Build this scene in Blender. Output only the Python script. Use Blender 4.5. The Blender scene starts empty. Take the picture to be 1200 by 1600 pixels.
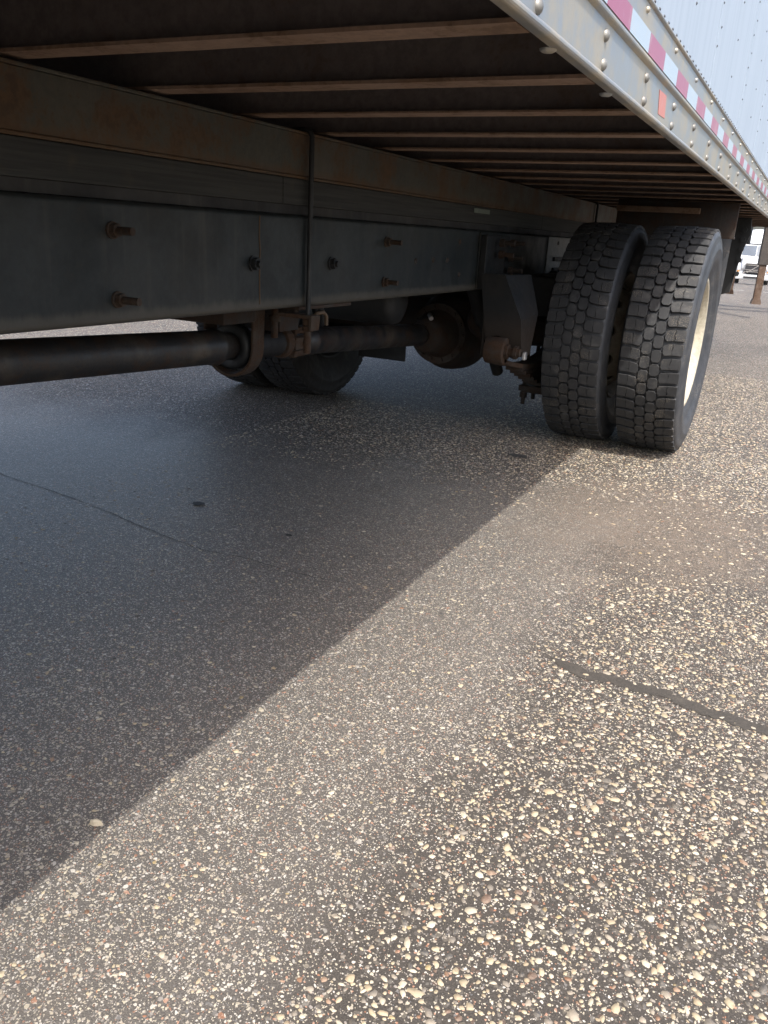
import bpy, bmesh, math, random
import numpy as np
from mathutils import Matrix, Vector
R = math.radians
rnd = random.Random(7)
nrs = np.random.RandomState(11)
scene = bpy.context.scene
C = scene.collection

# ------------------------------------------------------------------ camera
cam_d = bpy.data.cameras.new('camera'); cam = bpy.data.objects.new('camera', cam_d); C.objects.link(cam)
cam_d.sensor_fit = 'VERTICAL'; cam_d.sensor_height = 36.0; cam_d.lens = 36.0*1262.375/1600.0
cam_d.clip_start = 0.02; cam_d.clip_end = 2000
CR = np.array([[0.88823479, -0.19639858, 0.41529093], [0.45598097, 0.26699771, -0.84899563], [0.05585981, 0.94347222, 0.32671066]])
CH = 0.95
cam.matrix_world = Matrix([list(CR[i]) + [[0, 0, CH][i]] for i in range(3)] + [[0, 0, 0, 1]])
scene.camera = cam

# ------------------------------------------------------------------ light
SUN = Vector((0.395, -0.52, 1.0)).normalized()          # towards the sun
EL = math.asin(SUN.z); AZ = math.atan2(SUN.x, SUN.y)
w = bpy.data.worlds.new('World'); scene.world = w; w.use_nodes = True
nt = w.node_tree; bg = nt.nodes['Background']
sky = nt.nodes.new('ShaderNodeTexSky'); sky.sky_type = 'NISHITA'; sky.sun_disc = False
sky.sun_elevation = EL; sky.sun_rotation = AZ; sky.air_density = 1.0; sky.dust_density = 5.0; sky.ozone_density = 1.0
nt.links.new(sky.outputs[0], bg.inputs[0]); bg.inputs[1].default_value = 0.15
sd = bpy.data.lights.new('sun', 'SUN'); sd.energy = 2.0; sd.angle = R(0.53); sd.color = (1.0, 0.955, 0.89)
so = bpy.data.objects.new('sun', sd); C.objects.link(so); so.location = (4, -4, 12)
so.rotation_euler = (-SUN).to_track_quat('-Z', 'Y').to_euler()
vs = scene.view_settings
vs.view_transform = 'Standard'; vs.look = 'None'; vs.gamma = 1.0; vs.use_curve_mapping = False
vs.exposure = 1.36
scene.render.engine = 'CYCLES'
cy = scene.cycles
cy.max_bounces = 10; cy.diffuse_bounces = 6; cy.glossy_bounces = 4; cy.caustics_reflective = False; cy.caustics_refractive = False
cy.use_denoising = True
try:
    cy.denoiser = 'OPENIMAGEDENOISE'; cy.denoising_input_passes = 'RGB_ALBEDO_NORMAL'
except Exception: pass

# ------------------------------------------------------------------ material helpers
class NT:
    def __init__(s, name):
        s.m = bpy.data.materials.new(name); s.m.use_nodes = True; s.t = s.m.node_tree
        s.b = s.t.nodes['Principled BSDF']
        tc = s.t.nodes.new('ShaderNodeTexCoord'); s.obj = tc.outputs['Object']
        g = s.t.nodes.new('ShaderNodeNewGeometry'); s.pos = g.outputs['Position']; s.nrm = g.outputs['Normal']
    def L(s, a, b):
        if hasattr(a, 'is_linked') or hasattr(a, 'links'): s.t.links.new(a, b)
        else: b.default_value = a
    def math(s, op, a, b=0.0, c=0.0, clamp=False):
        n = s.t.nodes.new('ShaderNodeMath'); n.operation = op; n.use_clamp = clamp
        s.L(a, n.inputs[0]); s.L(b, n.inputs[1])
        if op in ('MULTIPLY_ADD', 'SMOOTH_MAX', 'SMOOTH_MIN'): s.L(c, n.inputs[2])
        return n.outputs[0]
    def mr(s, v, a, b, c=0.0, d=1.0, smooth=True):
        n = s.t.nodes.new('ShaderNodeMapRange'); n.interpolation_type = 'SMOOTHSTEP' if smooth else 'LINEAR'
        s.L(v, n.inputs[0])
        for i, k in enumerate((a, b, c, d)): s.L(k, n.inputs[1+i])
        return n.outputs[0]
    def mix(s, f, a, b, mode='MIX'):
        n = s.t.nodes.new('ShaderNodeMix'); n.data_type = 'RGBA'; n.blend_type = mode
        s.L(f, n.inputs[0]); s.L(col(a), n.inputs[6]); s.L(col(b), n.inputs[7])
        return n.outputs[2]
    def noise(s, v, scale, detail=4, rough=0.55, sc3=None, dist=0.0):
        if sc3 is not None:
            mp = s.t.nodes.new('ShaderNodeMapping'); s.L(v, mp.inputs[0]); mp.inputs['Scale'].default_value = sc3; v = mp.outputs[0]
        n = s.t.nodes.new('ShaderNodeTexNoise'); s.L(v, n.inputs['Vector']); n.inputs['Scale'].default_value = scale
        n.inputs['Detail'].default_value = detail; n.inputs['Roughness'].default_value = rough; n.inputs['Distortion'].default_value = dist
        return n.outputs[0]
    def vor(s, v, scale, feature='F1', dim='2D', rand=1.0):
        n = s.t.nodes.new('ShaderNodeTexVoronoi'); n.voronoi_dimensions = dim; n.feature = feature
        s.L(v, n.inputs['Vector']); n.inputs['Scale'].default_value = scale; n.inputs['Randomness'].default_value = rand
        return n
    def ramp(s, f, stops, interp='LINEAR'):
        n = s.t.nodes.new('ShaderNodeValToRGB'); cr = n.color_ramp; cr.interpolation = interp
        while len(cr.elements) < len(stops): cr.elements.new(0.5)
        for e, (p, c) in zip(cr.elements, stops): e.position = p; e.color = col(c)
        s.L(f, n.inputs[0]); return n.outputs[0]
    def sep(s, v):
        n = s.t.nodes.new('ShaderNodeSeparateXYZ'); s.L(v, n.inputs[0]); return n.outputs
    def bump(s, h, strength=0.3, dist=0.01):
        n = s.t.nodes.new('ShaderNodeBump'); s.L(h, n.inputs['Height']); n.inputs['Strength'].default_value = strength
        n.inputs['Distance'].default_value = dist; s.t.links.new(n.outputs[0], s.b.inputs['Normal'])
    def out(s, base, rough=0.6, metal=0.0, spec=None):
        s.L(col(base), s.b.inputs['Base Color']); s.L(rough, s.b.inputs['Roughness']); s.L(metal, s.b.inputs['Metallic'])
        if spec is not None: s.b.inputs['Specular IOR Level'].default_value = spec
        return s.m
def col(c):
    if isinstance(c, (tuple, list)): return tuple(c[:3]) + (1.0,)
    return c

def metal(name, base, rust=(0.16, 0.07, 0.03), rust_amt=0.35, dust=(0.22, 0.17, 0.12), dust_amt=0.3, rough=0.55, streak=True, scale=1.0, spec=0.4, met=0.0, edge=None, edgec=None):
    """painted or bare steel with rust patches, dust and run marks"""
    n = NT(name)
    a = n.noise(n.pos, 6*scale, 6, 0.65); b = n.noise(n.pos, 45*scale, 5, 0.7)
    c = n.mix(n.mr(b, 0.3, 0.7), base, tuple(x*1.5 for x in base))
    st = n.noise(n.pos, 1.0, 4, 0.6, sc3=(30*scale, 30*scale, 1.6*scale))
    if streak:
        c = n.mix(n.math('MULTIPLY', n.mr(st, 0.54, 0.72), dust_amt), c, dust)
    d = n.noise(n.pos, 2.3*scale, 5, 0.6)
    c = n.mix(n.math('MULTIPLY', n.mr(d, 0.45, 0.75), dust_amt), c, dust)
    rm = n.mr(n.math('ADD', n.math('MULTIPLY', a, 0.6), n.math('MULTIPLY', b, 0.4)), 0.62-0.32*rust_amt, 0.72-0.30*rust_amt)
    rc = n.mix(n.mr(b, 0.35, 0.65), rust, tuple(x*0.5 for x in rust))
    c = n.mix(n.math('MULTIPLY', rm, min(1, rust_amt*1.6)), c, rc)
    if edge:        # splashed mud dried along the lower edge
        zz = n.math('ADD', n.sep(n.pos)[2], n.math('MULTIPLY', n.math('SUBTRACT', st, 0.5), 0.03))
        c = n.mix(n.mr(zz, edge[1], edge[0], 0, 0.6), c, edgec or tuple(x*1.25 for x in dust))
    n.bump(n.math('ADD', n.math('MULTIPLY', b, 0.6), n.math('MULTIPLY', a, 0.4)), 0.35, 0.004)
    return n.out(c, n.mr(a, 0.3, 0.7, rough-0.1, rough+0.15), met, spec)

M = {}
M['frame'] = metal('frame_paint', (0.0085, 0.0115, 0.0125), rust=(0.05, 0.03, 0.018), rust_amt=0.17, dust_amt=0.24, dust=(0.060, 0.054, 0.044), rough=0.5, edge=(0.745, 0.765))
M['sill'] = metal('sill_steel', (0.040, 0.041, 0.033), rust=(0.10, 0.052, 0.022), rust_amt=0.50, dust_amt=0.35, dust=(0.10, 0.077, 0.052), rough=0.6, edge=(1.085, 1.115), edgec=(0.085, 0.045, 0.02))
M['rust'] = metal('rusty_steel', (0.030, 0.022, 0.017), rust=(0.066, 0.035, 0.019), rust_amt=0.6, dust=(0.085, 0.064, 0.045), dust_amt=0.45, rough=0.85, scale=3)
M['studrust'] = metal('stud_rust', (0.028, 0.021, 0.017), rust=(0.07, 0.037, 0.02), rust_amt=0.5, dust=(0.12, 0.085, 0.055), dust_amt=0.5, rough=0.85, scale=6)
M['darkrust'] = metal('dark_rusty_steel', (0.020, 0.0165, 0.015), rust=(0.055, 0.029, 0.017), rust_amt=0.5, dust=(0.075, 0.055, 0.04), dust_amt=0.3, rough=0.7, scale=2)
M['beam'] = metal('flange_rust', (0.19, 0.128, 0.094), rust=(0.22, 0.135, 0.084), rust_amt=0.5, dust=(0.27, 0.22, 0.17), dust_amt=0.35, rough=0.75, streak=False)
M['web'] = metal('crossmember_paint', (0.10, 0.085, 0.082), rust=(0.13, 0.085, 0.064), rust_amt=0.35, dust=(0.11, 0.09, 0.075), dust_amt=0.3, rough=0.7)
M['shaft'] = metal('drive_shaft_paint', (0.014, 0.0145, 0.016), rust=(0.055, 0.032, 0.02), rust_amt=0.46, dust_amt=0.75, dust=(0.085, 0.068, 0.05), rough=0.45, streak=False, scale=3)
M['black'] = metal('black_part', (0.011, 0.012, 0.013), rust_amt=0.1, dust_amt=0.25, dust=(0.04, 0.036, 0.032), rough=0.55)
M['hanger'] = metal('hanger_casting', (0.006, 0.0072, 0.0082), rust=(0.03, 0.019, 0.012), rust_amt=0.32, dust=(0.028, 0.024, 0.02), dust_amt=0.4, rough=0.6, scale=2.5, edge=(0.54, 0.68), edgec=(0.034, 0.022, 0.014))
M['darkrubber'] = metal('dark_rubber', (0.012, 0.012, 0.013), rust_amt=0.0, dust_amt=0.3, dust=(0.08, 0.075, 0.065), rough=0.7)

def mk_wood(name, base, dark):
    n = NT(name)
    g = n.noise(n.pos, 1.0, 6, 0.65, sc3=(60, 2.5, 110)); p = n.noise(n.pos, 9, 4)
    c = n.mix(n.mr(g, 0.3, 0.7), dark, base); c = n.mix(n.math('MULTIPLY', n.mr(p, 0.6, 0.8), 0.4), c, (0.085, 0.065, 0.042))
    n.bump(g, 0.4, 0.004); return n.out(c, 0.8, 0, 0.3)
M['wood'] = mk_wood('painted_wood', (0.042, 0.043, 0.041), (0.024, 0.025, 0.025))
M['floor'] = mk_wood('floor_boards', (0.13, 0.11, 0.098), (0.075, 0.064, 0.06))

def mk_rail():
    n = NT('weathered_aluminium')
    a = n.noise(n.pos, 9, 6, 0.65); b = n.noise(n.pos, 1, 5, 0.6, sc3=(8, 40, 8)); f = n.noise(n.pos, 160, 3, 0.6)
    c = n.mix(n.mr(a, 0.40, 0.62), (0.31, 0.32, 0.32), (0.42, 0.375, 0.295))
    c = n.mix(n.math('MULTIPLY', n.mr(b, 0.55, 0.75), 0.35), c, (0.38, 0.30, 0.20))
    c = n.mix(n.math('MULTIPLY', n.mr(f, 0.58, 0.7), 0.25), c, (0.28, 0.25, 0.21))
    n.bump(n.math('ADD', a, n.math('MULTIPLY', f, 0.3)), 0.12, 0.004)
    return n.out(c, n.mr(a, 0.3, 0.7, 0.36, 0.5), 0.55, 0.5)
M['rail'] = mk_rail()
def mk_wall():
    n = NT('white_painted_sheet')
    st = n.noise(n.pos, 1, 5, 0.6, sc3=(4, 26, 0.7)); a = n.noise(n.pos, 5, 5)
    c = n.mix(n.mr(st, 0.42, 0.7), (0.345, 0.41, 0.485), (0.305, 0.37, 0.445)); c = n.mix(n.math('MULTIPLY', n.mr(a, 0.55, 0.8), 0.3), c, (0.30, 0.35, 0.41))
    n.bump(n.noise(n.pos, 1, 2, 0.5, sc3=(1, 5, 0.6)), 0.12, 0.015)
    return n.out(c, 0.6, 0.0, 0.08)
M['wall'] = mk_wall()
def mk_tape(name, c1, c2):
    n = NT(name)
    v = n.vor(n.pos, 330, 'DISTANCE_TO_EDGE', '3D', 0.0); a = n.noise(n.pos, 30, 4)
    c = n.mix(n.mr(v.outputs[0], 0.02, 0.12), c2, c1); c = n.mix(n.math('MULTIPLY', n.mr(a, 0.5, 0.75), 0.25), c, (0.45, 0.42, 0.40))
    return n.out(c, 0.32, 0.0, 0.4)
M['tape_red'] = mk_tape('red_reflective_sheet', (0.33, 0.08, 0.14), (0.27, 0.06, 0.11))
M['tape_white'] = mk_tape('silver_reflective_sheet', (0.38, 0.46, 0.53), (0.30, 0.36, 0.42))
M['tape_orange'] = mk_tape('orange_reflective_sheet', (0.50, 0.15, 0.10), (0.4, 0.11, 0.07))

def mk_rubber(name, base, dustc, amt, lo=0.52, hi=0.72):
    n = NT(name)
    a = n.noise(n.obj, 14, 6, 0.7); f = n.noise(n.obj, 170, 4, 0.75); v = n.vor(n.obj, 260, 'F1', '3D')
    c = n.mix(n.mr(a, 0.3, 0.7), base, tuple(x*1.5 for x in base))
    c = n.mix(n.math('MULTIPLY', n.mr(a, lo, hi), amt), c, dustc)
    gr = n.math('MULTIPLY', n.mr(v.outputs[0], 0.34, 0.2), n.mr(n.noise(n.obj, 11, 3), 0.5, 0.66))
    c = n.mix(n.math('MULTIPLY', gr, min(1, amt*1.1)), c, (0.34, 0.29, 0.22))
    n.bump(f, 0.4, 0.003)
    return n.out(c, 0.68, 0, 0.35)
M['tread'] = mk_rubber('tread_rubber', (0.025, 0.0262, 0.028), (0.10, 0.097, 0.091), 0.55)
M['tyre'] = mk_rubber('sidewall_rubber', (0.034, 0.037, 0.042), (0.075, 0.075, 0.075), 0.6)
M['tyre'].node_tree.nodes['Principled BSDF'].inputs['Roughness'].default_value = 0.5
M['flap'] = mk_rubber('flap_rubber', (0.040, 0.043, 0.048), (0.07, 0.067, 0.064), 0.6)
M['cream'] = metal('cream_wheel_paint', (0.33, 0.305, 0.24), rust=(0.22, 0.13, 0.06), rust_amt=0.22, dust=(0.38, 0.28, 0.16), dust_amt=0.45, rough=0.5, streak=False)
M['innerwheel'] = metal('dusty_wheel_steel', (0.15, 0.13, 0.10), rust=(0.10, 0.06, 0.036), rust_amt=0.35, dust=(0.22, 0.18, 0.13), dust_amt=0.5, rough=0.75, streak=False)
def plain(name, c, rough=0.5, met=0.0, var=0.25, scale=12, spec=0.5):
    n = NT(name); a = n.noise(n.pos, scale, 4)
    return n.out(n.mix(n.mr(a, 0.3, 0.7), c, tuple(x*(1-var) for x in c)), rough, met, spec)
M['tag'] = plain('pale_green_tag', (0.14, 0.17, 0.145), 0.6)
M['rivet'] = plain('rivet_alloy', (0.27, 0.265, 0.245), 0.5, 0.5)
M['rivetsteel'] = plain('rivet_steel', (0.05, 0.055, 0.065), 0.5, 0.0)
M['zinc'] = plain('bare_bolt', (0.55, 0.55, 0.55), 0.35, 0.8)
M['truckwhite'] = plain('white_truck_paint', (0.58, 0.60, 0.62), 0.25, 0, 0.05, 2)
M['glass'] = plain('tinted_glass', (0.03, 0.06, 0.10), 0.2, 0, 0.3, 1, 0.8)
M['chrome'] = plain('chrome', (0.8, 0.8, 0.82), 0.15, 1.0, 0.1)
M['grille'] = plain('dark_grille', (0.03, 0.03, 0.035), 0.4)
M['lamp'] = plain('headlight_lens', (0.7, 0.72, 0.75), 0.1, 0.2)
M['amber'] = plain('amber_lens', (0.7, 0.3, 0.05), 0.2)

# ------------------------------------------------------------------ mesh helpers
class MB:
    def __init__(s): s.v = []; s.f = []; s.sm = []
    def add(s, vs, fs, smooth=False):
        k = len(s.v); s.v += [tuple(p) for p in vs]
        for f in fs: s.f.append([i+k for i in f]); s.sm.append(smooth)
    def box(s, x0, x1, y0, y1, z0, z1):
        s.add([(x0,y0,z0),(x1,y0,z0),(x1,y1,z0),(x0,y1,z0),(x0,y0,z1),(x1,y0,z1),(x1,y1,z1),(x0,y1,z1)],
              [(0,3,2,1),(4,5,6,7),(0,1,5,4),(1,2,6,5),(2,3,7,6),(3,0,4,7)])
    def tube(s, p, q, r0, r1=None, n=16, cap=True):
        r1 = r0 if r1 is None else r1
        p = Vector(p); q = Vector(q); d = (q-p).normalized()
        a = d.orthogonal().normalized(); b = d.cross(a)
        vs = [];
        for c, r in ((p, r0), (q, r1)):
            for i in range(n):
                t = 2*math.pi*(i+0.5)/n; vs.append(c+(a*math.cos(t)+b*math.sin(t))*r)
        s.add(vs, [(i, (i+1) % n, n+(i+1) % n, n+i) for i in range(n)], True)
        if cap:
            s.add(vs[:n], [tuple(range(n))[::-1]]); s.add(vs[n:], [tuple(range(n))])
    def lathe(s, prof, p, d, n=32, smooth=True, closed=False):
        """prof: list of (along, radius)"""
        p = Vector(p); d = Vector(d).normalized(); a = d.orthogonal().normalized(); b = d.cross(a); vs = []
        for (t, r) in prof:
            for i in range(n):
                th = 2*math.pi*i/n; vs.append(p+d*t+(a*math.cos(th)+b*math.sin(th))*r)
        m = len(prof); fs = []
        for j in range(m if closed else m-1):
            j2 = (j+1) % m
            for i in range(n):
                i2 = (i+1) % n; fs.append((j*n+i, j*n+i2, j2*n+i2, j2*n+i))
        s.add(vs, fs, smooth)
    def prism(s, poly, axis, a0, a1, smooth=False):
        """poly: 2-D outline, extruded along axis (0, 1 or 2)"""
        def P(u, v, a):
            return {0: (a, u, v), 1: (u, a, v), 2: (u, v, a)}[axis]
        n = len(poly); vs = [P(u, v, a0) for u, v in poly]+[P(u, v, a1) for u, v in poly]
        s.add(vs, [(i, (i+1) % n, n+(i+1) % n, n+i) for i in range(n)], smooth)
        s.add(vs[:n], [tuple(range(n))[::-1]]); s.add(vs[n:], [tuple(range(n))])
    def path(s, pts, r, n=10):
        pts = [Vector(p) for p in pts]; rings = []; up = None; vs = []
        for i, p in enumerate(pts):
            d = (pts[min(i+1, len(pts)-1)]-pts[max(i-1, 0)]).normalized()
            if up is None: up = d.orthogonal().normalized()
            a = (up-d*up.dot(d)).normalized(); up = a; b = d.cross(a)
            for k in range(n):
                t = 2*math.pi*k/n; vs.append(p+(a*math.cos(t)+b*math.sin(t))*r)
        fs = []
        for i in range(len(pts)-1):
            for k in range(n): fs.append((i*n+k, i*n+(k+1) % n, (i+1)*n+(k+1) % n, (i+1)*n+k))
        s.add(vs, fs, True); s.add(vs[:n], [tuple(range(n))]); s.add(vs[-n:], [tuple(range(n))])
    def mesh(s, name):
        me = bpy.data.meshes.new(name); me.from_pydata(s.v, [], s.f)
        bm = bmesh.new(); bm.from_mesh(me); bmesh.ops.recalc_face_normals(bm, faces=bm.faces); bm.to_mesh(me); bm.free()
        me.polygons.foreach_set('use_smooth', s.sm); me.update(); return me
    def build(s, name, mat, parent=None, bevel=0.0, loc=None):
        me = s.mesh(name); me.materials.append(M[mat] if isinstance(mat, str) else mat)
        return link(name, me, parent, bevel, loc)
def link(name, me, parent=None, bevel=0.0, loc=None):
    o = bpy.data.objects.new(name, me); C.objects.link(o)
    if parent: o.parent = parent
    if loc is not None: o.location = loc
    if bevel:
        b = o.modifiers.new('bevel', 'BEVEL'); b.width = bevel; b.segments = 2; b.limit_method = 'ANGLE'; b.angle_limit = R(40)
    return o
def copy(o, parent, loc=None):
    c = o.copy(); C.objects.link(c); c.parent = parent
    if loc is not None: c.location = loc
    return c
def tag(o, label=None, cat=None, group=None, kind=None):
    if label: o['label'] = label
    if cat: o['category'] = cat
    if group: o['group'] = group
    if kind: o['kind'] = kind
    return o
def empty(name, loc=(0, 0, 0), rz=0.0):
    o = bpy.data.objects.new(name, None); C.objects.link(o); o.location = loc; o.rotation_euler = (0, 0, rz); o.empty_display_size = 0.2
    return o
def project(P):
    c = (np.asarray(P)-np.array([0, 0, CH])) @ CR
    return 600+1262.375*c[..., 0]/-c[..., 2], 800-1262.375*c[..., 1]/-c[..., 2], -c[..., 2]

# ------------------------------------------------------------------ ground
def ground_z(y):
    return 0.0 if y < 24 else (-(y-24)*1.22/44 if y < 75 else -(75-24)*1.22/44)
def mk_pavement():
    n = NT('worn_asphalt'); n.b.inputs['Specular IOR Level'].default_value = 0.4
    X, Y, Z = n.sep(n.pos)
    w1 = n.noise(n.pos, 3.2, 6, 0.65); w2 = n.noise(n.pos, 0.9, 4, 0.55); g = n.noise(n.pos, 420, 3, 0.7); g2 = n.noise(n.pos, 60, 5, 0.7)
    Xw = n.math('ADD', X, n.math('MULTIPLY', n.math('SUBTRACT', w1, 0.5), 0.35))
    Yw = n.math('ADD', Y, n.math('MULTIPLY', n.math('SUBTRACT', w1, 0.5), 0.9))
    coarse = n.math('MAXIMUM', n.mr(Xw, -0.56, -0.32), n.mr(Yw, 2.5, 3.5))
    dx = n.math('DIVIDE', n.math('ADD', X, 0.33), 0.50); dy = n.math('DIVIDE', n.math('SUBTRACT', Y, 2.95), 0.62)
    dd = n.math('SQRT', n.math('ADD', n.math('MULTIPLY', dx, dx), n.math('MULTIPLY', dy, dy)))
    dust = n.mr(n.math('ADD', dd, n.math('MULTIPLY', n.math('SUBTRACT', w1, 0.5), 1.5)), 1.40, 0.30)
    dust = n.math('MULTIPLY', dust, n.mr(n.math('ADD', n.math('MULTIPLY', n.noise(n.pos, 26, 5, 0.7), 0.5), n.math('MULTIPLY', n.noise(n.pos, 130, 3, 0.7), 0.5)), 0.40, 0.58, 0.25, 1.0))
    # fine binder
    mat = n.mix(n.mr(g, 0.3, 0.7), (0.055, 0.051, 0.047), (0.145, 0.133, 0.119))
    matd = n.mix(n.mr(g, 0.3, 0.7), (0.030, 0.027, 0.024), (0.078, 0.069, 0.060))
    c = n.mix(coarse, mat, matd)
    pal = [(0.0, (0.50, 0.45, 0.35)), (0.26, (0.60, 0.57, 0.51)), (0.46, (0.40, 0.36, 0.30)), (0.64, (0.28, 0.26, 0.24)), (0.78, (0.12, 0.12, 0.125)), (0.88, (0.40, 0.22, 0.15)), (0.95, (0.30, 0.13, 0.07))]
    h = None
    # wobble the cells so that chips are angular and uneven
    wob = n.t.nodes.new('ShaderNodeTexNoise'); wob.inputs['Scale'].default_value = 120; n.t.links.new(n.pos, wob.inputs['Vector'])
    vm = n.t.nodes.new('ShaderNodeVectorMath'); vm.operation = 'MULTIPLY_ADD'; n.t.links.new(wob.outputs['Color'], vm.inputs[0])
    vm.inputs[1].default_value = (0.007, 0.007, 0.0); n.t.links.new(n.pos, vm.inputs[2]); wp = vm.outputs[0]
    for scale, fr_f, fr_c, size in ((360, 0.40, 0.22, 0.36), (195, 0.34, 0.20, 0.37), (110, 0.10, 0.26, 0.34), (75, 0.0, 0.12, 0.38)):
        v = n.vor(wp, scale); rgb = n.sep(v.outputs['Color'])
        thr = n.mr(coarse, 0, 1, fr_f, fr_c, False)
        thr = n.math('MULTIPLY', thr, n.mr(w2, 0.25, 0.75, 0.65, 1.3, False))
        on = n.math('LESS_THAN', rgb[0], thr)
        sz = n.math('MULTIPLY_ADD', rgb[1], 0.22, size-0.12)
        m = n.math('MULTIPLY', on, n.mr(v.outputs['Distance'], n.math('ADD', sz, 0.03), n.math('SUBTRACT', sz, 0.06)))
        if scale < 120:     # near the camera these are built as stones
            m = n.math('MULTIPLY', m, n.math('MAXIMUM', n.math('SUBTRACT', 1.0, coarse), n.mr(Y, 2.3, 3.4, 0.15, 1.0)))
        m2 = n.math('MULTIPLY', m, n.math('MULTIPLY_ADD', dust, -0.55, 1.0))
        m2 = n.math('MULTIPLY', m2, n.mr(coarse, 0, 1, 0.74, 0.86, False))
        pc = n.ramp(rgb[2], pal, 'CONSTANT'); pc = n.mix(n.mr(g2, 0.3, 0.7, 0, 0.35), pc, (0.30, 0.26, 0.21))
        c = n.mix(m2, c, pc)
        h = m if h is None else n.math('MAXIMUM', h, m)
    # trodden-in sand, soot and oil
    c = n.mix(n.math('MULTIPLY', dust, 0.6), c, n.mix(n.mr(n.noise(n.pos, 210, 3, 0.8), 0.35, 0.65), (0.085, 0.068, 0.053), (0.30, 0.24, 0.185)))
    c = n.mix(n.math('MULTIPLY', n.mr(w2, 0.5, 0.75), 0.22), c, (0.10, 0.088, 0.075))
    c = n.mix(n.math('MULTIPLY', n.mr(w1, 0.6, 0.8), 0.35), c, (0.20, 0.165, 0.13))
    n.bump(n.math('ADD', n.math('MULTIPLY', h, 0.5), n.math('MULTIPLY', g, 0.6)), 0.55, 0.003)
    return n.out(c, n.math('ADD', n.mr(g2, 0.3, 0.7, 0.34, 0.50), n.math('MULTIPLY', n.math('MAXIMUM', coarse, dust), 0.26)), 0.0, 0.27)
M['pavement'] = mk_pavement()
ys = [-60, -20, -6, 0, 3, 6, 12, 24, 34, 44, 54, 64, 75, 120, 400, 1500]
xs = [-900, -200, -60, -20, -6, -2, 1, 4, 20, 60, 200, 900]
gm = MB(); nx = len(xs)
gm.add([(x, y, ground_z(y)) for y in ys for x in xs], [(j*nx+i, j*nx+i+1, (j+1)*nx+i+1, (j+1)*nx+i) for j in range(len(ys)-1) for i in range(nx-1)])
pavement = tag(gm.build('pavement', 'pavement'), kind='structure')

# stones of the worn surface: near ones are real, flush stones
def mk_stone():
    n = NT('pebble'); at = n.t.nodes.new('ShaderNodeAttribute'); at.attribute_name = 'tint'
    a = n.noise(n.pos, 260, 4, 0.7); b = n.noise(n.pos, 90, 3)
    c = n.mix(n.mr(a, 0.3, 0.75, 0, 0.45), at.outputs['Color'], (0.30, 0.25, 0.19))
    c = n.mix(n.mr(b, 0.55, 0.75, 0, 0.4), c, at.outputs['Color'], 'MULTIPLY')
    n.bump(a, 0.35, 0.002); return n.out(c, 0.62, 0, 0.4)
M['stone'] = mk_stone()
PAL = [((0.66, 0.58, 0.43), 30), ((0.74, 0.69, 0.58), 24), ((0.56, 0.47, 0.34), 14), ((0.46, 0.42, 0.37), 10), ((0.30, 0.28, 0.26), 8),
       ((0.08, 0.085, 0.095), 8), ((0.13, 0.125, 0.12), 6), ((0.40, 0.27, 0.20), 3), ((0.28, 0.15, 0.095), 3), ((0.20, 0.13, 0.105), 3), ((0.46, 0.37, 0.20), 1.5)]
PW = np.array([p[1] for p in PAL], float); PW /= PW.sum(); PC = np.array([p[0] for p in PAL])*np.array([0.60, 0.58, 0.535])
def stone_shape(rs, el):
    k = rs.randint(6, 10); th = np.sort(rs.rand(k)*0.55+np.arange(k))/k*2*np.pi
    rr = 0.5*(0.66+0.58*rs.rand(k))
    ox = np.cos(th)*rr*el; oy = np.sin(th)*rr/el
    z1 = 0.10+0.06*rs.rand(); dx, dy = (rs.rand(2)-0.5)*0.12
    ring0 = np.stack([ox*1.04, oy*1.04, np.full(k, -0.12)], 1); ring1 = np.stack([ox*0.80+dx*0.4, oy*0.80+dy*0.4, np.full(k, z1*0.75)+0.05*(rs.rand(k)-0.5)], 1)
    top = np.array([[dx, dy, z1]])
    v = np.concatenate([ring0, ring1, top]); f = []
    for i in range(k):
        j = (i+1) % k; f += [(i, j, k+j), (i, k+j, k+i), (k+i, k+j, 2*k)]
    return v, np.array(f)
SH = [stone_shape(nrs, nrs.uniform(0.85, 1.35)) for _ in range(60)]
def zone(x, y):
    """share of the surface set with large stones at x, y"""
    e = math.sin(x*9.1+y*3.7)*0.03+math.sin(y*11+1.3)*0.035+math.sin(y*4.3)*0.03
    co = 1.0 if (x+e > -0.43 or y+e*6 > 2.95) else 0.0
    d = math.hypot((x+0.33)/0.50, (y-2.95)/0.62)+e*7+rnd.uniform(-0.3, 0.3)
    du = max(0.0, min(1.0, (1.15-d)/0.5))
    if abs(y-(1.737-0.073*(x+0.366))) < 0.012 and x > -0.37: return 0, 1
    return co, du
placed = {}; stones = []
def try_place(x, y, r):
    c = 0.02; gx, gy = int(math.floor(x/c)), int(math.floor(y/c))
    for i in (gx-1, gx, gx+1):
        for j in (gy-1, gy, gy+1):
            for (a, b, q) in placed.get((i, j), ()):
                if (a-x)**2+(b-y)**2 < (0.9*(q+r))**2: return False
    placed.setdefault((gx, gy), []).append((x, y, r)); return True
N = 380000
cand = np.stack([nrs.uniform(-2.3, 2.0, N), -0.1+7.3*nrs.rand(N)**1.4], 1)
px, py, dep = project(np.stack([cand[:, 0], cand[:, 1], np.zeros(N)], 1))
vis = ((dep > 0.2) & (px > -200) & (px < 2300)) | (np.hypot(cand[:, 0]-0.8, cand[:, 1]-0.6) < 1.2)
sizes = np.clip(np.exp(nrs.normal(math.log(0.0060), 0.43, N)), 0.0034, 0.019)
order = np.argsort(-sizes)
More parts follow.
